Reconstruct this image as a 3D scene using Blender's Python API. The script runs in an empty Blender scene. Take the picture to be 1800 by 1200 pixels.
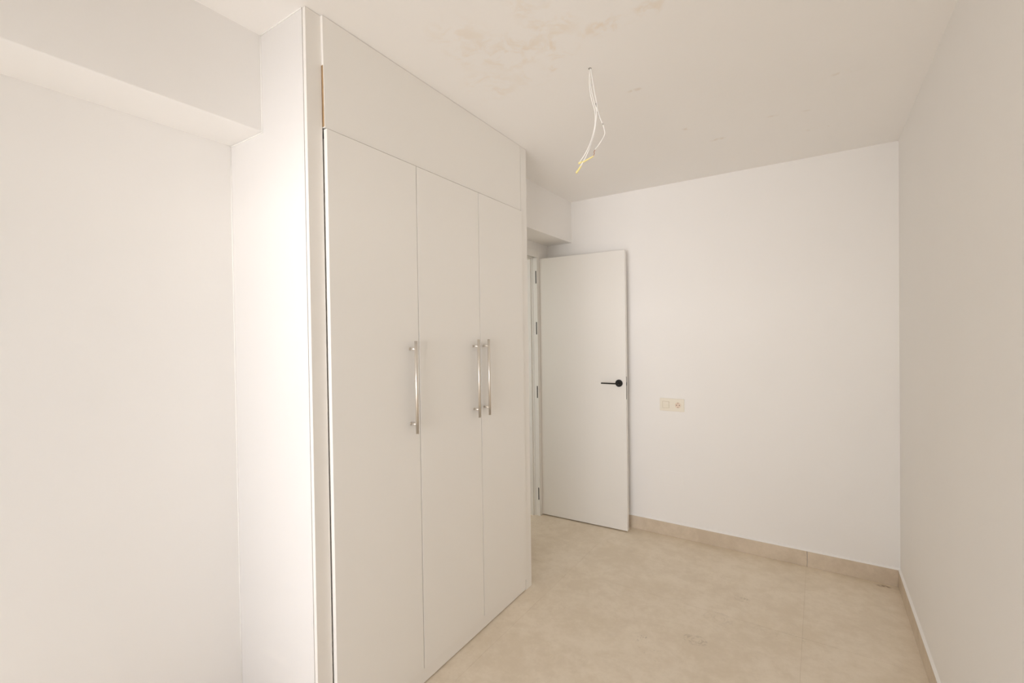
import bpy, bmesh, math, random
from mathutils import Vector, Matrix

random.seed(4)
S = bpy.context.scene
COL = S.collection

# ------------------------------------------------------------------ camera
yaw, pitch, roll = map(math.radians, (-33.36553, -0.67693, -0.81203))
CAM_H = 1.43019
F = Vector((math.sin(yaw) * math.cos(pitch), math.cos(yaw) * math.cos(pitch), math.sin(pitch)))
R0 = Vector((math.cos(yaw), -math.sin(yaw), 0))
U0 = R0.cross(F)
R = R0 * math.cos(roll) + U0 * math.sin(roll)
U = -R0 * math.sin(roll) + U0 * math.cos(roll)
cd = bpy.data.cameras.new('camera')
cd.sensor_width = 36
cd.lens = 819.0996 / 1800 * 36
cd.clip_start = 0.02
cam = bpy.data.objects.new('camera', cd)
COL.objects.link(cam)
cam.matrix_world = Matrix(((R.x, U.x, -F.x, 0), (R.y, U.y, -F.y, 0), (R.z, U.z, -F.z, CAM_H), (0, 0, 0, 1)))
S.camera = cam

# ------------------------------------------------------------------ light
W = bpy.data.worlds.new('world')
S.world = W
W.use_nodes = True
nt = W.node_tree
nt.nodes.clear()
sky = nt.nodes.new('ShaderNodeTexSky')
sky.sky_type = 'NISHITA'
sky.sun_disc = False
sky.sun_elevation = math.radians(60)
sky.sun_rotation = math.radians(186)
sky.air_density = 1.0
sky.dust_density = 2.5
bg = nt.nodes.new('ShaderNodeBackground')
bg.inputs[1].default_value = 0.15
out = nt.nodes.new('ShaderNodeOutputWorld')
nt.links.new(sky.outputs[0], bg.inputs[0])
nt.links.new(bg.outputs[0], out.inputs[0])

# unseen area lamp added outside to light the room like a sunlit facade
sl = bpy.data.lights.new('facade_fill_lamp', 'AREA')
sl.shape = 'RECTANGLE'
sl.size, sl.size_y = 6.0, 5.5
sl.energy = 930
sl.color = (1.0, 0.97, 0.98)
sun = bpy.data.objects.new('facade_fill_lamp', sl)  # the added facade lamp; the real sun follows below
COL.objects.link(sun)
sun.location = (0.7, -9.0, 0.3)
sun.rotation_euler = (math.radians(90), 0, 0)

pl = bpy.data.lights.new('daylight_portal', 'AREA')
pl.shape = 'RECTANGLE'
pl.size, pl.size_y = 1.85, 2.12
pl.cycles.is_portal = True
portal = bpy.data.objects.new('daylight_portal', pl)
COL.objects.link(portal)
portal.location = (-0.675, -0.74, 1.06)
portal.rotation_euler = (math.radians(90), 0, 0)

# sun falling steeply through the balcony door onto the floor below the frame
sd = bpy.data.lights.new('sun', 'SUN')
sd.energy = 3.6
sd.angle = math.radians(1.0)
sd.color = (1.0, 1.0, 1.0)
sun2 = bpy.data.objects.new('sun', sd)
COL.objects.link(sun2)
sun2.location = (-1, -4, 6)
sun2.rotation_euler = Vector((-0.10, 0.40, -0.91)).to_track_quat('-Z', 'Y').to_euler()

# unseen lamp added outside a made-up hall window to brighten the door leaf
hd = bpy.data.lights.new('hall_fill_lamp', 'AREA')
hd.shape = 'RECTANGLE'
hd.size, hd.size_y = 1.2, 1.6
hd.energy = 17
hd.color = (1.0, 1.0, 0.93)
hall = bpy.data.objects.new('hall_fill_lamp', hd)
COL.objects.link(hall)
hall.location = (-2.55, 0.45, 1.6)
hall.rotation_euler = (math.radians(90), 0, 0)

S.view_settings.view_transform = 'Standard'
S.view_settings.look = 'None'
S.view_settings.gamma = 1
S.view_settings.use_curve_mapping = False
S.view_settings.exposure = 0.13
S.cycles.max_bounces = 10
S.cycles.diffuse_bounces = 9
S.cycles.sample_clamp_indirect = 6
S.cycles.use_denoising = True
S.cycles.use_adaptive_sampling = True
S.cycles.adaptive_threshold = 0.02
S.cycles.caustics_reflective = False
S.cycles.caustics_refractive = False

# ------------------------------------------------------------------ dimensions (metres)
XR, AR = 0.37392, 0.00411          # right wall: x = XR + AR*(3.3-y)
YB, AB = 3.34242, 0.00867          # far wall:   y = YB + AB*(XR-x)
XL = -1.853                        # left wall
XB = -1.63333                      # beam face
ZB = 2.16066                       # beam underside
YREAR = -0.62
XC, AC = -1.37, -0.01923           # wardrobe frame plane: x = XC + AC*(y-1)
Y1, Y2 = 0.89927, 2.27257
def ceil_z(x, y): return 2.48727 - 0.00139 * x - 0.00681 * (y - 2)
def wx(y, off=0.0): return XC + AC * (y - 1) + off
def xr(y): return XR + AR * (3.3 - y)
def yb(x): return YB + AB * (XR - x)

# ------------------------------------------------------------------ materials
class NT:
    def __init__(s, name):
        s.m = bpy.data.materials.new(name); s.m.use_nodes = True
        s.t = s.m.node_tree; s.n = s.t.nodes
        s.b = s.n['Principled BSDF']
        s.pos = s.n.new('ShaderNodeNewGeometry').outputs['Position']
    def link(s, a, b): s.t.links.new(a, b)
    def noise(s, scale, detail=3, rough=0.5, vec=None, dist=0.0):
        x = s.n.new('ShaderNodeTexNoise'); x.inputs['Scale'].default_value = scale
        x.inputs['Detail'].default_value = detail; x.inputs['Roughness'].default_value = rough
        x.inputs['Distortion'].default_value = dist
        s.link(vec or s.pos, x.inputs['Vector']); return x.outputs['Fac']
    def math(s, op, a, b=None, c=None, clamp=False):
        x = s.n.new('ShaderNodeMath'); x.operation = op; x.use_clamp = clamp
        for i, v in enumerate((a, b, c)):
            if v is None: continue
            if isinstance(v, (int, float)): x.inputs[i].default_value = v
            else: s.link(v, x.inputs[i])
        return x.outputs[0]
    def ramp(s, v, a, b, lo=0.0, hi=1.0):
        x = s.n.new('ShaderNodeMapRange'); x.interpolation_type = 'SMOOTHSTEP'
        s.link(v, x.inputs[0])
        for i, q in enumerate((a, b, lo, hi)): x.inputs[i + 1].default_value = q
        return x.outputs[0]
    def mix(s, f, a, b):
        x = s.n.new('ShaderNodeMix'); x.data_type = 'RGBA'
        if isinstance(f, (int, float)): x.inputs[0].default_value = f
        else: s.link(f, x.inputs[0])
        for i, v in ((6, a), (7, b)):
            if isinstance(v, tuple): x.inputs[i].default_value = (*v, 1)
            else: s.link(v, x.inputs[i])
        return x.outputs[2]
    def dist(s, p, sc=(1, 1, 1), vec=None):
        """distance from the world point p, stretched by sc"""
        a = s.n.new('ShaderNodeVectorMath'); a.operation = 'SUBTRACT'
        s.link(vec or s.pos, a.inputs[0]); a.inputs[1].default_value = p
        b = s.n.new('ShaderNodeVectorMath'); b.operation = 'MULTIPLY'
        s.link(a.outputs[0], b.inputs[0]); b.inputs[1].default_value = sc
        c = s.n.new('ShaderNodeVectorMath'); c.operation = 'LENGTH'
        s.link(b.outputs[0], c.inputs[0]); return c.outputs['Value']
    def bump(s, h, strength, distance=0.002):
        x = s.n.new('ShaderNodeBump'); x.inputs['Strength'].default_value = strength
        x.inputs['Distance'].default_value = distance
        s.link(h, x.inputs['Height']); s.link(x.outputs[0], s.b.inputs['Normal'])
    def col(s, c):
        if isinstance(c, tuple): s.b.inputs['Base Color'].default_value = (*c, 1)
        else: s.link(c, s.b.inputs['Base Color'])
    def set(s, rough=0.5, metal=0.0, spec=0.5):
        s.b.inputs['Roughness'].default_value = rough
        s.b.inputs['Metallic'].default_value = metal
        s.b.inputs['Specular IOR Level'].default_value = spec
        return s.m

def paint_mat(name, c, bump=0.25, rough=0.75):
    k = NT(name)
    k.col(k.mix(k.noise(2.2, 2), tuple(v * 0.985 for v in c), tuple(min(1, v * 1.01) for v in c)))
    k.bump(k.math('ADD', k.noise(7, 3), k.math('MULTIPLY', k.noise(160, 2), 0.12)), bump, 0.004)
    return k.set(rough, spec=0.25)

WALLC = (0.905, 0.892, 0.872)
M_wall = paint_mat('wall_paint', WALLC)
M_beam = paint_mat('beam_paint', WALLC)

def make_ceiling_mat():
    k = NT('ceiling_paint')
    base = k.mix(k.noise(1.6, 3), (0.918, 0.898, 0.872), (0.938, 0.922, 0.902))
    # damp stains in a broken arc around the lamp outlet
    m = None
    for (x, y), sc, r, w in [((-0.46, 1.535), (1.0, 1.7, 1), 0.10, .5), ((-0.60, 1.535), (.7, 1.6, 1), 0.10, .65),
                         ((-0.76, 1.42), (1, .9, 1), 0.13, .45), ((-0.80, 1.55), (1, 1, 1), 0.10, .65),
                         ((-0.95, 1.48), (.7, 1, 1), 0.14, .55), ((-1.07, 1.36), (1, .7, 1), 0.16, .4),
                         ((-1.16, 1.62), (1, 1, 1), 0.15, .4), ((-0.86, 1.66), (1, 1.6, 1), 0.06, .7),
                         ((-0.98, 1.66), (1, 1.2, 1), 0.12, .3), ((-0.80, 1.30), (1.4, 1, 1), 0.10, .35)]:
        d = k.ramp(k.dist((x, y, ceil_z(x, y)), sc), r * 0.25, r, w, 0.0)
        m = d if m is None else k.math('MAXIMUM', m, d)
    n = k.ramp(k.noise(13, 5, .62, dist=.6), 0.44, 0.64)
    c = k.mix(k.math('MULTIPLY', m, n), base, (0.86, 0.76, 0.635))
    # small flecks further in
    e = None
    for (x, y), r in [((-0.20, 2.62), .05), ((-0.02, 2.64), .045), ((0.10, 2.35), .06), ((-0.55, 2.52), .05), ((-0.45, 2.75), .05), ((0.02, 2.9), .08), ((-0.66, 2.0), .04)]:
        d = k.ramp(k.dist((x, y, ceil_z(x, y)), (.55, 1.5, 1)), r * .2, r * .6, .55, 0)
        e = d if e is None else k.math('MAXIMUM', e, d)
    c = k.mix(k.math('MULTIPLY', e, k.ramp(k.noise(22, 4, .6), .45, .6)), c, (0.80, 0.72, 0.63))
    k.col(c)
    k.bump(k.math('ADD', k.noise(5, 4, .55), k.math('MULTIPLY', k.noise(90, 2), .1)), 0.35, 0.006)
    return k.set(0.85, spec=0.2)
M_ceil = make_ceiling_mat()

def make_tile_mat(name, a, b, smudge=True):
    k = NT(name)
    n1 = k.noise(3.2, 6, .62, dist=.4); n2 = k.noise(14, 5, .7)
    f = k.ramp(k.math('ADD', k.math('MULTIPLY', n1, .5), k.math('MULTIPLY', n2, .5)), .38, .62)
    c = k.mix(f, a, b)
    c = k.mix(k.ramp(k.noise(48, 4, .7, dist=.5), .5, .68, 0, .22), c, tuple(v * .93 for v in a))
    c = k.mix(k.ramp(k.noise(7, 6, .7, dist=1.2), .56, .72, 0, .35), c, tuple(v * .9 for v in a))
    if smudge:
        dark = (0.36, 0.29, 0.205)
        # round shoe print: rings broken up by noise
        for (x, y), r, w in [((-0.487, 2.262), .062, .32), ((-0.36, 2.757), .05, .30), ((-0.43, 2.50), .08, .14), ((-0.22, 2.50), .07, .10)]:
            d = k.math('ADD', k.dist((x, y, 0), (1, 1.25, 1)), k.math('MULTIPLY', k.noise(16, 3), .035))
            d = k.math('SUBTRACT', d, .0175)
            ring = k.math('SINE', k.math('MULTIPLY', d, 420))
            msk = k.math('MULTIPLY', k.ramp(d, r * .75, r, 1, 0), k.ramp(k.math('ADD', k.math('MULTIPLY', ring, .07), k.noise(34, 4, .65)), .46, .64))
            c = k.mix(k.math('MULTIPLY', msk, w), c, dark)
        # dotted sole prints
        for (x, y), r, w in [((-0.688, 2.140), .05, .5), ((-0.085, 2.535), .04, .3), ((-0.64, 2.06), .07, .22)]:
            v = k.n.new('ShaderNodeTexVoronoi'); v.inputs['Scale'].default_value = 90
            k.link(k.pos, v.inputs['Vector'])
            dots = k.ramp(v.outputs['Distance'], .18, .34, 1, 0)
            msk = k.math('MULTIPLY', k.math('MULTIPLY', k.ramp(k.dist((x, y, 0)), r * .6, r, 1, 0), dots), k.ramp(k.noise(25, 2), .45, .58))
            c = k.mix(k.math('MULTIPLY', msk, w), c, (0.25, 0.21, 0.16))
        msk = k.math('MULTIPLY', k.ramp(k.dist((0.300, 3.300, 0), (.9, 2.2, 1)), .01, .05, 1, 0), k.ramp(k.noise(40, 3), .35, .6))
        c = k.mix(k.math('MULTIPLY', msk, .8), c, (0.30, 0.20, 0.11))
    k.col(c)
    k.bump(k.noise(60, 4, .6), .12, .001)
    return k.set(0.42, spec=0.4)
M_tile = make_tile_mat('beige_porcelain', (0.775, 0.675, 0.53), (0.865, 0.77, 0.63))
M_skirt = make_tile_mat('skirting_porcelain', (0.625, 0.53, 0.41), (0.715, 0.615, 0.49), False)

def simple(name, c, rough=.5, metal=0., spec=.5, bumpn=None):
    k = NT(name); k.col(c if bumpn is None else k.mix(k.noise(bumpn[0], 3), tuple(v * .97 for v in c), c))
    if bumpn: k.bump(k.noise(bumpn[1], 2), bumpn[2], .001)
    return k.set(rough, metal, spec)
M_grout = simple('joint_mortar', (0.70, 0.60, 0.465), .9)
M_lam = simple('wardrobe_laminate', (0.935, 0.918, 0.880), .42, spec=.45, bumpn=(1.5, 300, .03))
M_lamw = simple('wardrobe_edge_band', (0.90, 0.875, 0.83), .4, bumpn=(1.5, 300, .03))
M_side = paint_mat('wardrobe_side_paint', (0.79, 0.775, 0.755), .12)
M_raw = simple('raw_board_edge', (0.42, 0.28, 0.15), .9, bumpn=(60, 200, .3))
M_door = simple('white_lacquer', (0.85, 0.83, 0.79), .38, spec=.5, bumpn=(1.5, 400, .02))
M_frame = simple('frame_lacquer', (0.87, 0.86, 0.83), .45, bumpn=(1.5, 400, .02))
M_black = simple('matt_black_metal', (0.016, 0.014, 0.012), .5, .0, .25, bumpn=(20, 300, .05))
M_nickel = simple('brushed_nickel', (0.83, 0.785, 0.72), .42, 1.0, bumpn=(40, 300, .03))
M_caulk = simple('white_filler', (0.95, 0.94, 0.915), .6, bumpn=(9, 60, .2))
M_plate = simple('ivory_plastic', (0.875, 0.825, 0.71), .35, bumpn=(5, 300, .01))
M_hole = simple('contact_hole', (0.12, 0.07, 0.05), .5)
M_wire = simple('white_wire_insulation', (0.95, 0.94, 0.91), .4, bumpn=(20, 90, .05))
M_mark = simple('grey_plaster_smear', (0.33, 0.31, 0.28), .8, bumpn=(60, 90, .2))
M_yel = simple('yellow_connector_plastic', (0.90, 0.80, 0.36), .4, bumpn=(40, 90, .05))
M_cu = simple('copper_brown_core', (0.42, 0.17, 0.10), .4, .3, bumpn=(90, 90, .05))
M_alu = simple('white_window_frame', (0.82, 0.82, 0.81), .4, bumpn=(5, 100, .02))
M_ext = simple('sunlit_render', (0.66, 0.63, 0.59), .9, bumpn=(1, 40, .3))
def frosted():
    k = NT('frosted_glass')
    tr = k.n.new('ShaderNodeBsdfTranslucent'); tr.inputs[0].default_value = (.10, .125, .15, 1)
    k.col((.33, .37, .41)); k.set(.35)
    mx = k.n.new('ShaderNodeMixShader'); mx.inputs[0].default_value = .5
    k.link(tr.outputs[0], mx.inputs[1]); k.link(k.b.outputs[0], mx.inputs[2])
    k.link(mx.outputs[0], k.n['Material Output'].inputs[0]); return k.m
M_frost = frosted()

# ------------------------------------------------------------------ helpers
def finish(name, bm, mat, parent=None, bevel=0.0, seg=2, smooth=False):
    bmesh.ops.remove_doubles(bm, verts=bm.verts, dist=1e-6)
    if bevel:
        es = [e for e in bm.edges if len(e.link_faces) == 2 and e.calc_face_angle(0) > 0.6]
        bmesh.ops.bevel(bm, geom=es, offset=bevel, segments=seg, profile=.5, affect='EDGES')
    bmesh.ops.recalc_face_normals(bm, faces=bm.faces)
    me = bpy.data.meshes.new(name); bm.to_mesh(me); bm.free()
    me.materials.append(mat)
    if smooth:
        for p in me.polygons: p.use_smooth = True
    o = bpy.data.objects.new(name, me); COL.objects.link(o)
    if parent: o.parent = parent; o.matrix_parent_inverse = Matrix.Translation(parent.location).inverted()
    return o

def hexa(bm, b4, t4):
    """solid from four bottom and four top corners"""
    v = [bm.verts.new(p) for p in b4 + t4]
    for f in ((3, 2, 1, 0), (4, 5, 6, 7), (0, 1, 5, 4), (1, 2, 6, 5), (2, 3, 7, 6), (3, 0, 4, 7)):
        bm.faces.new([v[i] for i in f])
    return bm

def box(bm, x0, x1, y0, y1, z0, z1):
    return hexa(bm, [(x0, y0, z0), (x1, y0, z0), (x1, y1, z0), (x0, y1, z0)],
                [(x0, y0, z1), (x1, y0, z1), (x1, y1, z1), (x0, y1, z1)])

def prism(bm, poly, axis, a, b):
    """polygon in the two other axes, extruded along axis from a to b"""
    def P(u, v, w): return {'x': (w, u, v), 'y': (u, w, v), 'z': (u, v, w)}[axis]
    va = [bm.verts.new(P(u, v, a)) for u, v in poly]; vb = [bm.verts.new(P(u, v, b)) for u, v in poly]
    bm.faces.new(va); bm.faces.new(vb[::-1])
    n = len(poly)
    for i in range(n):
        bm.faces.new((va[i], va[(i + 1) % n], vb[(i + 1) % n], vb[i]))
    return bm

def cyl(bm, p, q, r, n=24, r2=None):
    p, q = Vector(p), Vector(q); d = q - p
    m = Matrix.Translation((p + q) / 2) @ d.to_track_quat('Z', 'Y').to_matrix().to_4x4()
    bmesh.ops.create_cone(bm, cap_ends=True, segments=n, radius1=r, radius2=r if r2 is None else r2, depth=d.length, matrix=m)
    return bm

def tube(bm, pts, r, n=10, sub=6):
    """smooth tube through the points (Catmull-Rom)"""
    P = [Vector(p) for p in pts]
    Q = []
    for i in range(len(P) - 1):
        a, b, c, d = P[max(i - 1, 0)], P[i], P[i + 1], P[min(i + 2, len(P) - 1)]
        for s in range(sub):
            t = s / sub
            Q.append(0.5 * ((2 * b) + (c - a) * t + (2 * a - 5 * b + 4 * c - d) * t * t + (3 * b - a - 3 * c + d) * t ** 3))
    Q.append(P[-1])
    rings = []
    ref = Vector((1, .3, .1)).normalized()
    for i, q in enumerate(Q):
        t = (Q[min(i + 1, len(Q) - 1)] - Q[max(i - 1, 0)]).normalized()
        a = t.cross(ref).normalized(); b = t.cross(a)
        rings.append([bm.verts.new(q + (a * math.cos(2 * math.pi * k / n) + b * math.sin(2 * math.pi * k / n)) * r) for k in range(n)])
    for A, B in zip(rings, rings[1:]):
        for k in range(n):
            bm.faces.new((A[k], A[(k + 1) % n], B[(k + 1) % n], B[k]))
    bm.faces.new(rings[0][::-1]); bm.faces.new(rings[-1])
    return bm

def tag(o, label, cat, kind=None, group=None):
    o['label'] = label; o['category'] = cat
    if kind: o['kind'] = kind
    if group: o['group'] = group
    return o

def empty(name, loc, label, cat, kind=None, group=None):
    o = bpy.data.objects.new(name, None); COL.objects.link(o); o.location = loc
    o.empty_display_size = .1
    return tag(o, label, cat, kind, group)

B = bmesh.new

# ------------------------------------------------------------------ room shell
HT = 2.72   # walls run up past the ceiling face
# right wall
bm = prism(B(), [(xr(YREAR - .18), YREAR - .18), (xr(YREAR - .18) + .15, YREAR - .18), (xr(3.6) + .15, 3.6), (xr(3.6), 3.6)], 'z', -.1, HT)
tag(finish('wall_right', bm, M_wall), 'plain white wall along the right edge of the room', 'wall', 'structure')
# far wall (runs into the hall corner)
bm = prism(B(), [(XL - .10, yb(XL)), (xr(3.3), yb(xr(3.3))), (xr(3.3), 3.55), (XL - .10, 3.55)], 'z', -.1, HT)
tag(finish('wall_back', bm, M_wall), 'white far wall with the light switch and socket beside the open door', 'wall', 'structure')
# left wall with the doorway cut out
DY0, DY1, DZ = 2.425, 3.205, 2.055
XD0 = -1.865
bm = B()
box(bm, XL - .117, XL, YREAR - .18, DY0 - .05, -.1, HT)
box(bm, XL - .117, XL, DY0 - .05, 3.55, DZ, HT)
box(bm, XL - .117, XL, DY1, 3.55, -.1, DZ)
tag(finish('wall_left', bm, M_wall), 'white wall left of the wardrobe and around the doorway', 'wall', 'structure')
# wall behind the camera with the balcony opening
wx0, wx1, wz = -1.60, .25, 2.12
bm = B()
box(bm, XL - .117, wx0, YREAR - .18, YREAR, -.1, HT); box(bm, wx1, xr(-.7) , YREAR - .18, YREAR, -.1, HT)
box(bm, wx0, wx1, YREAR - .18, YREAR, wz, HT)
tag(finish('wall_rear', bm, M_wall), 'white wall behind the viewer around the open balcony door', 'wall', 'structure')
# ceiling
bm = hexa(B(), [(x, y, ceil_z(x, y)) for x, y in ((-3.2, -0.85), (.6, -0.85), (.6, 4.7), (-3.2, 4.7))],
          [(-3.2, -0.85, 2.85), (.6, -0.85, 2.85), (.6, 4.7, 2.85), (-3.2, 4.7, 2.85)])
tag(finish('ceiling', bm, M_ceil), 'white ceiling with peach damp stains around the hanging wires', 'ceiling', 'structure')
# beam boxed along the left wall
bm = hexa(B(), [(XL, YREAR, ZB), (XB, YREAR, ZB), (XB, yb(XB) + .01, ZB), (XL, yb(XL) + .01, ZB)],
          [(XL, YREAR, 2.6), (XB, YREAR, 2.6), (XB, yb(XB) + .01, 2.6), (XL, yb(XL) + .01, 2.6)])
tag(finish('trim_1', bm, M_beam, bevel=.003), 'white boxed beam running under the ceiling along the left wall', 'beam', 'structure')

# floor: substrate with large tiles laid on it
fl = tag(finish('floor', box(B(), -3.2, .6, -0.85, 4.7, -.12, -.0009), M_grout), 'floor of large pale beige stone-look tiles', 'floor', 'structure')
xs = [-3.2, -2.473, -1.272, -.072, .6]; ys = [-0.85, .14, 1.34, 2.54, 3.74, 4.7]
g = .0004
for i in range(len(xs) - 1):
    for j in range(len(ys) - 1):
        finish('tile', box(B(), xs[i] + g, xs[i + 1] - g, ys[j] + g, ys[j + 1] - g, -.0009, random.uniform(-.0002, 0)), M_tile, fl, bevel=.0003, seg=1)

# skirting tiles: piece + white filler bead on the top edge
SK, ST = .0935, .0105
def skirting(name, label, p, q, nrm, cuts):
    """straight run from p to q on the wall face; nrm points into the room"""
    p, q, nrm = Vector(p), Vector(q), Vector(nrm)
    d = (q - p); L = d.length; d.normalize()
    root = empty(name, (p.x, p.y, 0), label, 'baseboard', 'structure')
    ends = [0] + cuts + [L]
    for a, b in zip(ends, ends[1:]):
        A = p + d * (a + .0012); C = p + d * (b - .0012)
        bm = hexa(B(), [(A.x, A.y, 0), (C.x, C.y, 0), (C.x + nrm.x * ST, C.y + nrm.y * ST, 0), (A.x + nrm.x * ST, A.y + nrm.y * ST, 0)],
                  [(A.x, A.y, SK), (C.x, C.y, SK), (C.x + nrm.x * ST, C.y + nrm.y * ST, SK), (A.x + nrm.x * ST, A.y + nrm.y * ST, SK)])
        finish('skirting_tile', bm, M_skirt, root, bevel=.0006, seg=1)
    w = ST - .0005
    bm = hexa(B(), [(p.x, p.y, SK), (q.x, q.y, SK), (q.x + nrm.x * w, q.y + nrm.y * w, SK), (p.x + nrm.x * w, p.y + nrm.y * w, SK)],
              [(p.x, p.y, SK + .009), (q.x, q.y, SK + .009), (q.x + nrm.x * .004, q.y + nrm.y * .004, SK + .006), (p.x + nrm.x * .004, p.y + nrm.y * .004, SK + .006)])
    o = finish('filler_bead', bm, M_caulk, root); o['label'] = 'white filler line along the top of the skirting'
x0, x1 = XL + .02, xr(3.33)
nb = Vector((-AB, -1, 0)).normalized()
skirting('baseboard_back', 'beige tile skirting at the foot of the far wall', (x0, yb(x0), 0), (x1, yb(x1), 0), nb, [-1.266 - x0, -.066 - x0])
nr = Vector((-1, -AR, 0)).normalized()
skirting('baseboard_right', 'beige tile skirting at the foot of the right wall', (xr(YREAR), YREAR, 0), (xr(3.33), 3.33, 0), nr, [.95, 2.15, 3.35])
skirting('baseboard_left', 'beige tile skirting at the foot of the left wall before the wardrobe', (XL, YREAR, 0), (XL, Y1, 0), (1, 0, 0), [1.2])

# ------------------------------------------------------------------ wardrobe
wd = empty('wardrobe', (XC, Y1, 0), 'tall cream built-in wardrobe with three flat doors and steel bar handles', 'wardrobe')
def wslab(bm, y0, y1, z0, z1, o0, o1, top_to_ceiling=False, tilt=0.0):
    """slab parallel to the wardrobe front, from offset o0 to o1 (towards the room)"""
    c = []
    for (y, o) in ((y0, o0), (y0, o1), (y1, o1), (y1, o0)):
        c.append((wx(y, o), y, z0))
    t = []
    for (y, o) in ((y0 - tilt, o0), (y0 - tilt, o1), (y1, o1), (y1, o0)):
        x = wx(y, o); t.append((x, y, (ceil_z(x, y) - .0015) if top_to_ceiling else z1))
    return hexa(bm, c, t)
YD = (.95900, 1.37616, 1.79901, 2.2059)
ZT, ZD = 2.1230, .0686
# near side, notched round the beam
fx = wx(Y1) - .017
zc = lambda x: ceil_z(x, Y1) - .0015
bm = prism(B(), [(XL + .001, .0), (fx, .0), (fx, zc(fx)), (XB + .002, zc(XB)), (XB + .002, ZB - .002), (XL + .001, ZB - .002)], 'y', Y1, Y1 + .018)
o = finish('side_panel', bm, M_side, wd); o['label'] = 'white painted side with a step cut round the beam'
bm = B()   # filler beads where the side meets wall, beam and ceiling
def bead(a, b, r=.0022): tube(bm, [a, ((Vector(a) + Vector(b)) / 2)[:], b], r, 8, 3)
bead((XL + .002, Y1 - .001, .1), (XL + .002, Y1 - .001, ZB - .003))
bead((XL + .002, Y1 - .001, ZB - .003), (XB + .003, Y1 - .001, ZB - .003))
bead((XB + .003, Y1 - .001, ZB - .003), (XB + .003, Y1 - .001, zc(XB)))
bead((XB + .003, Y1 - .001, zc(XB)), (fx, Y1 - .001, zc(fx)))
o = finish('filler_bead', bm, M_caulk, wd, smooth=True); o['label'] = 'wavy filler line along the joint with wall, beam and ceiling'
# filler strips left and right of the doors
finish('filler_strip', wslab(B(), Y1 + .0005, YD[0] - .0030, .0, 0, -.0145, 0, True), M_lamw, wd, bevel=.0007)
finish('filler_strip', wslab(B(), YD[3] + .0052, Y2, .0, 0, -.012, .0095, True), M_lam, wd, bevel=.0007)
# upper fixed panel with an unpainted edge showing in the gap
tp = finish('top_panel', wslab(B(), YD[0] - .0008, YD[3] + .0015, ZT + .0050, 0, -.014, .0105, True, .0030), M_lam, wd, bevel=.0007)
o = finish('raw_edge', wslab(B(), YD[0] - .0012, YD[0] - .0008, ZT + .008, 2.40, -.014, .0085, False, .0017), M_raw, tp); o['label'] = 'brown unfinished board edge'
# carcass behind the doors
finish('backing_strip', wslab(B(), Y1 + .020, YD[0] + .030, .0, 2.10, -.034, -.0150), M_lam, wd)
finish('carcass_side', wslab(B(), Y1 + .0185, Y1 + .036, .0, 0, -.40, -.016, True), M_lam, wd)
finish('carcass_side', wslab(B(), YD[2] - .009, YD[2] + .009, ZD, 2.12, -.40, -.004), M_lam, wd)
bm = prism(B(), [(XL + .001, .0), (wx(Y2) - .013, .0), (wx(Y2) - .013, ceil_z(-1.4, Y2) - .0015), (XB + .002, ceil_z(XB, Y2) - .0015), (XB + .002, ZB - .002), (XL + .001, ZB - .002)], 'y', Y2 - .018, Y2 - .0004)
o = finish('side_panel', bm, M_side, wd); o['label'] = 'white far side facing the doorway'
bm = wslab(B(), Y1 + .037, YD[3] + .04, ZD - .018, ZD - .0015, -.40, -.004)
finish('base_shelf', bm, M_lam, wd)
bm = wslab(B(), Y1 + .037, YD[3] + .04, ZT + .004, ZT + .022, -.26, -.016)
finish('top_shelf', bm, M_lam, wd)
finish('plinth', wslab(B(), YD[0] - .0045, YD[3] + .001, .0050, ZD - .0035, -.009, .0095), M_lam, wd, bevel=.0008)
finish('plinth_end_cap', wslab(B(), YD[3] - .026, YD[3] - .003, .006, ZD - .006, .0095, .0108), M_lam, wd, bevel=.0006)
# doors with bar handles
HZ = (1.0500, 1.4160)
for i, (ya, yc, yh) in enumerate(((YD[0], YD[1], 1.3235), (YD[1], YD[2], 1.7385), (YD[2], YD[3], 1.8215))):
    g0, g1 = (.0010, .0021, .0021)[i], (.0021, .0021, .0010)[i]
    d = finish('door', wslab(B(), ya + g0, yc - g1, ZD, ZT, .0012, .018), M_lam, wd, bevel=.0006)
    d['label'] = ('wide left door, nearest the viewer', 'middle door', 'right door beside the room doorway')[i]
    if i == 0: e = finish('edge_band', wslab(B(), ya + g0 - .0004, ya + g0, ZD + .001, ZT - .001, .002, .0172), M_lamw, d)
    bm = B(); off = .018
    hx = lambda o, y=yh: wx(y, off + o)
    cyl(bm, (hx(.034), yh, HZ[0]), (hx(.034), yh, HZ[1]), .0062, 28)
    for z in (1.087, 1.3845):
        cyl(bm, (hx(-.001), yh, z), (hx(.031), yh, z), .0046, 18)
        cyl(bm, (hx(-.0005), yh, z), (hx(.0012), yh, z), .0062, 18)
    h = finish('bar_handle', bm, M_nickel, d)
    for p in h.data.polygons: p.use_smooth = len(p.vertices) == 4
    h['label'] = 'brushed nickel bar handle'

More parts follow.
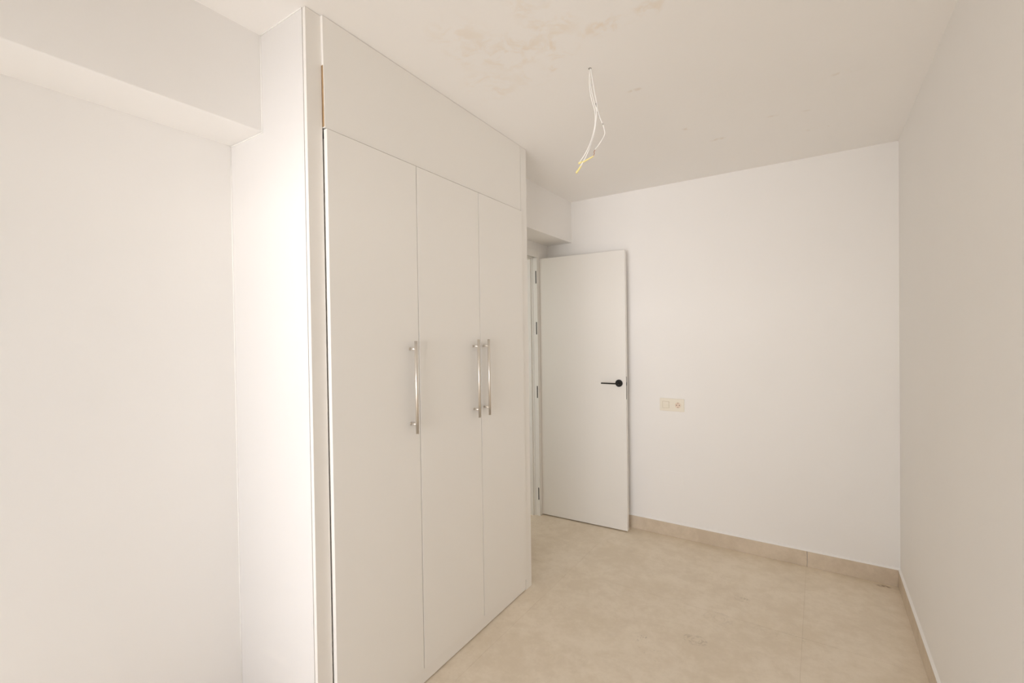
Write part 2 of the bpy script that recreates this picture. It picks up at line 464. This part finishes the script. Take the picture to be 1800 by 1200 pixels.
# ------------------------------------------------------------------ room door
dr = empty('door_1', (XD0, 3.205, 0), 'white flush door standing open against the far wall, with black handle', 'door', 'structure')
hxp, hyp, txp, typ = -1.87686, 3.22008, -1.16029, 3.24665
t = Vector((txp - hxp, typ - hyp, 0)); LW = t.length; t.normalize(); nn = Vector((-t.y, t.x, 0))   # nn points to the far wall
H0 = Vector((hxp, hyp, 0))
def lp(a, n, z): v = H0 + t * a + nn * n; return (v.x, v.y, z)
def lbox(bm, a0, a1, n0, n1, z0, z1):
    return hexa(bm, [lp(a0, n0, z0), lp(a1, n0, z0), lp(a1, n1, z0), lp(a0, n1, z0)], [lp(a0, n0, z1), lp(a1, n0, z1), lp(a1, n1, z1), lp(a0, n1, z1)])
leaf = finish('door_leaf', lbox(B(), 0.003, LW, 0, .036, .008, 2.038), M_door, dr, bevel=.0012)
# lever handle
bm = B()
cyl(bm, lp(.666, .0002, 1.077), lp(.666, -.009, 1.077), .0262, 40)
cyl(bm, lp(.666, -.009, 1.077), lp(.666, -.0105, 1.077), .0262, 40, .0235)
o = finish('handle_rosette', bm, M_black, leaf, bevel=.0006, seg=1)
bm = B()
cyl(bm, lp(.666, -.008, 1.077), lp(.666, -.046, 1.077), .0095, 24)
lbox(bm, .546, .675, -.052, -.043, 1.0725, 1.0815)
finish('lever', bm, M_black, leaf, bevel=.0012)
bm = B()
cyl(bm, lp(.666, .0355, 1.077), lp(.666, .045, 1.077), .0262, 40)
cyl(bm, lp(.666, .045, 1.077), lp(.666, .075, 1.077), .0095, 24)
lbox(bm, .546, .675, .072, .080, 1.0725, 1.0815)
finish('lever', bm, M_black, leaf, bevel=.001)
o = finish('latch_plate', lbox(B(), LW - .001, LW + .0008, .0035, .0135, .962, 1.126), M_black, leaf, bevel=.0006)
finish('latch_bolt', lbox(B(), LW, LW + .003, .006, .0115, 1.06, 1.085), M_black, leaf, bevel=.001)
for z0, z1 in ((1.842, 1.941), (1.440, 1.538), (.937, 1.032), (.128, .224)):
    bm = box(B(), -1.8670, -1.8600, 3.1840, 3.1866, z0, z1)
    finish('hinge', bm, M_black, dr, bevel=.0008)
# frame: lining in the wall thickness, stop and architraves
bm = B()
jx0, jx1 = XL - .117, XL + .0
def post(y0, y1, z1=2.045):
    box(bm, jx0 - .001, -1.8915, y0, y1, 0, z1)
post(3.181, 3.2045); post(DY0 - .049, DY0 - .022)
box(bm, jx0 - .001, -1.8915, DY0 - .049, 3.2045, 2.045, 2.0545)
finish('door_frame', bm, M_frame, dr, bevel=.001)
bm = B()
box(bm, -1.935, -1.905, 3.168, 3.181, 0, 2.035); box(bm, -1.935, -1.905, DY0 - .022, DY0 - .009, 0, 2.035)
box(bm, -1.935, -1.905, DY0 - .022, 3.181, 2.033, 2.045)
finish('door_stop', bm, M_frame, dr, bevel=.001)
bm = B()
box(bm, XL + .0005, XL + .011, DY0 - .105, 3.186, 2.044, 2.104)
box(bm, XL + .0005, XL + .011, DY0 - .105, DY0 - .045, 0, 2.044)
finish('architrave', bm, M_frame, dr, bevel=.0015)
bm = B()
box(bm, -1.8915, XL - .0, 3.186, 3.2045, 0, 2.045)
finish('frame_rebate', bm, M_frame, dr, bevel=.001)

# ------------------------------------------------------------------ hall seen past the door
bm = B(); box(bm, -3.05, -2.95, 1.2, 4.6, -.1, HT); tag(finish('wall_hall_left', bm, M_wall), 'white hallway wall beyond the doorway', 'wall', 'structure')
bm = B(); box(bm, XL - .117, XL - .017, 3.55, 4.6, -.1, HT); tag(finish('wall_hall_right', bm, M_wall), 'white hallway wall behind the far wall of the room', 'wall', 'structure')
bm = B(); box(bm, -2.95, -2.85, 1.1, 1.2, -.1, HT); box(bm, -2.10, XL - .117, 1.1, 1.2, -.1, HT)
box(bm, -2.85, -2.10, 1.1, 1.2, -.1, .9); box(bm, -2.85, -2.10, 1.1, 1.2, 2.2, HT); tag(finish('wall_hall_near', bm, M_wall), 'white hallway wall at the near end with an unseen added opening for light', 'wall', 'structure')  # opening added out of view to let the hall lamp in
bm = B()
box(bm, -2.95, -2.85, 4.45, 4.6, -.1, HT); box(bm, -2.35, XL - .117, 4.45, 4.6, -.1, HT)
box(bm, -2.85, -2.35, 4.45, 4.6, 2.0, HT); box(bm, -2.85, -2.35, 4.45, 4.6, -.1, .17)
tag(finish('wall_hall_end', bm, M_wall), 'white hallway end wall around the frosted window', 'wall', 'structure')
w2 = empty('window_2', (-2.6, 4.5, .17), 'tall bluish frosted window glimpsed through the gap by the door hinges', 'window', 'structure')
bm = B()
box(bm, -2.85, -2.35, 4.47, 4.51, .17, .20); box(bm, -2.85, -2.35, 4.47, 4.51, 1.97, 2.0)
box(bm, -2.85, -2.82, 4.47, 4.51, .20, 1.97); box(bm, -2.38, -2.35, 4.47, 4.51, .20, 1.97)
finish('window_frame', bm, M_alu, w2, bevel=.001)
finish('bottom_seal', box(B(), -2.82, -2.38, 4.466, 4.475, .188, .200), M_black, w2)
finish('pane', box(B(), -2.82, -2.38, 4.485, 4.491, .20, 1.97), M_frost, w2)

# ------------------------------------------------------------------ balcony opening behind the viewer
w1 = empty('window_1', (-.75, YREAR - .09, 0), 'white framed balcony door opening behind the viewer', 'window', 'structure')
bm = B()
box(bm, wx0, wx0 + .045, YREAR - .12, YREAR - .06, 0, wz); box(bm, wx1 - .045, wx1, YREAR - .12, YREAR - .06, 0, wz); box(bm, wx0 + .045, wx1 - .045, YREAR - .12, YREAR - .06, wz - .045, wz)
finish('window_frame', bm, M_alu, w1, bevel=.002)
bm = B(); box(bm, -4, 3, -2.2, YREAR - .18, -.25, -.01)
tag(finish('balcony_slab', bm, M_ext), 'sunlit balcony floor outside behind the viewer', 'balcony', 'structure')
bm = B(); box(bm, -4, 3, -2.3, -2.2, -.25, .40)
tag(finish('balcony_parapet', bm, M_ext), 'low rendered parapet of the balcony behind the viewer', 'parapet', 'structure')

# ------------------------------------------------------------------ switch and socket plate, blank cover
def wallpt(x, off, z): return (x - AB * off, yb(x) - off, z)
def wbox(bm, xa, xb, o0, o1, z0, z1):
    return hexa(bm, [wallpt(xa, o1, z0), wallpt(xb, o1, z0), wallpt(xb, o0, z0), wallpt(xa, o0, z0)],
                [wallpt(xa, o1, z1), wallpt(xb, o1, z1), wallpt(xb, o0, z1), wallpt(xa, o0, z1)])
sx0, sx1, sz0, sz1 = -.9495, -.7825, .8855, .9745
sp = empty('switch_socket_plate', (-.866, yb(-.866), .93), 'ivory wall plate with a double light switch and a round socket', 'socket')
finish('plate', wbox(B(), sx0, sx1, .0002, .0085, sz0, sz1), M_plate, sp, bevel=.003, seg=3)
cxs, cz = -.9065, .930
bm = B()
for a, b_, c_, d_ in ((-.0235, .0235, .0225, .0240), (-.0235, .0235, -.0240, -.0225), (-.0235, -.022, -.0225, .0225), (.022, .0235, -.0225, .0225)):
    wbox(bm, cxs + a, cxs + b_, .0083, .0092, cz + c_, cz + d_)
o = finish('switch_surround', bm, simple('ivory_painted_shadow', (.62, .55, .42), .5), sp)  # shadow line round the rockers painted in as darker ivory
for z0, z1 in ((.0012, .0222), (-.0222, -.0012)):
    finish('rocker', wbox(B(), cxs - .0215, cxs + .0215, .008, .0118, cz + z0, cz + z1), M_plate, sp, bevel=.0012)
sxs = -.8235
bm = B(); n = 40
# recessed socket: outer ring and sunk disc
def ring(bm, cx, cz, r0, r1, o0, o1, n=40):
    q = []
    for k in range(n):
        c, s = math.cos(2 * math.pi * k / n), math.sin(2 * math.pi * k / n)
        q.append([bm.verts.new(wallpt(cx + r * c, o, cz + r * s)) for r, o in ((r0, o0), (r0, o1), (r1, o1), (r1, o0))])
    for k in range(n):
        a, b = q[k], q[(k + 1) % n]
        for i in range(4):
            bm.faces.new((a[i], a[(i + 1) % 4], b[(i + 1) % 4], b[i]))
ring(bm, sxs, cz, .0195, .0225, .008, .0112)
finish('socket_ring', bm, M_plate, sp)
bm = cyl(B(), wallpt(sxs, .0084, cz), wallpt(sxs, .0090, cz), .0195, 36)
finish('socket_face', bm, simple('socket_insert_plastic', (.80, .66, .54), .5), sp)
for dx, dz, r in ((-.0095, 0, .0030), (.0095, 0, .0030), (0, .0150, .0024), (0, -.0150, .0024)):
    finish('contact', cyl(B(), wallpt(sxs + dx, .0086, cz + dz), wallpt(sxs + dx, .0094, cz + dz), r, 16), M_hole, sp)

cp = empty('cover_plate', (-.88, yb(-.88), .41), 'blank cover plate painted over in white low on the far wall', 'cover plate')
finish('plate', wbox(B(), -.9615, -.7985, .0002, .0026, .3655, .4600), M_wall, cp, bevel=.0012)
for x in (-.945, -.815):
    finish('screw_cap', cyl(B(), wallpt(x, .002, .445), wallpt(x, .0032, .445), .003, 14), M_wall, cp)

# ------------------------------------------------------------------ wires left hanging from the ceiling
HX, HY = -.7553, 1.7389; HZc = ceil_z(HX, HY)
wr = empty('hanging_wires', (HX, HY, HZc), 'thin white wires with yellow connectors hanging from the stained ceiling', 'wires')
vd = Vector((.835, -.55, 0))   # sideways direction in which the wires sway
def hp(pts, dep=0.0):
    o = []
    for k, (x, y, z) in enumerate(pts):
        o.append((x - .55 * dep * math.sin(k * 1.1), y + .835 * dep * math.sin(k * 1.1), z))
    return o
A = [(-.755, 1.739, HZc + .004), (-.754, 1.740, 2.446), (-.750, 1.742, 2.401), (-.745, 1.746, 2.367), (-.736, 1.752, 2.322), (-.738, 1.750, 2.276), (-.745, 1.746, 2.231), (-.756, 1.738, 2.187), (-.772, 1.728, 2.142), (-.791, 1.715, 2.102)]
A2 = [(-.7545, 1.7395, HZc + .004), (-.7585, 1.7370, 2.440), (-.7565, 1.7380, 2.400), (-.7500, 1.7425, 2.362), (-.7400, 1.749, 2.322), (-.7400, 1.7495, 2.276), (-.7475, 1.7445, 2.231), (-.761, 1.7355, 2.185), (-.776, 1.7260, 2.150), (-.794, 1.7140, 2.119)]
Bw = [(-.753, 1.740, HZc + .004), (-.745, 1.746, 2.434), (-.739, 1.750, 2.389), (-.735, 1.753, 2.355), (-.733, 1.754, 2.326), (-.723, 1.760, 2.288), (-.712, 1.767, 2.260), (-.708, 1.770, 2.231), (-.722, 1.760, 2.199), (-.742, 1.748, 2.168)]
for pts, dep in ((A, .003), (A2, -.004), (Bw, .005)):
    o = finish('wire', tube(B(), hp(pts, dep), .0019, 8, 6), M_wire, wr, smooth=True)
def conn(a, b, r=.0042):
    a, b = Vector(a), Vector(b); bm = B()
    cyl(bm, a, b, r, 14, r * .8)
    cyl(bm, b - (b - a).normalized() * .001, b + (b - a).normalized() * .006, r * .8, 14, r * .5)
    return bm
o = finish('wire_connector', conn((-.805, 1.706, 2.076), (-.790, 1.716, 2.102)), M_yel, wr, bevel=.0005, seg=1); o['label'] = 'yellow crimped connector'
o = finish('wire_connector', conn((-.782, 1.721, 2.119), (-.750, 1.742, 2.140), .0034), M_yel, wr, bevel=.0005, seg=1); o['label'] = 'yellow connector lying across the wires'
o = finish('wire_connector', conn((-.797, 1.712, 2.114), (-.788, 1.718, 2.119), .0044), M_yel, wr, bevel=.0005, seg=1); o['label'] = 'yellow connector end'
o = finish('bare_core', tube(B(), [(-.748, 1.744, 2.142), (-.744, 1.746, 2.152), (-.745, 1.746, 2.160), (-.741, 1.748, 2.168)], .0013, 8, 4), M_cu, wr, smooth=True); o['label'] = 'reddish bare copper end'
for a, b in (((-.7372, 1.7512, 2.352), (-.7365, 1.752, 2.337)), ((-.7315, 1.7545, 2.319), (-.7250, 1.759, 2.296)), ((-.7205, 1.7615, 2.283), (-.7135, 1.7660, 2.266))):
    a, b = Vector(a), Vector(b); sh = Vector((-.0, -.0005, 0))
    finish('plaster_smear', cyl(B(), a + sh, b + sh, .0021, 8), M_mark, wr)
bm = B(); cyl(bm, (HX, HY, HZc - .0012), (HX, HY, HZc + .004), .0065, 20)
o = finish('ceiling_hole', bm, M_mark, wr); o['label'] = 'rough grey rim of the hole in the plaster'
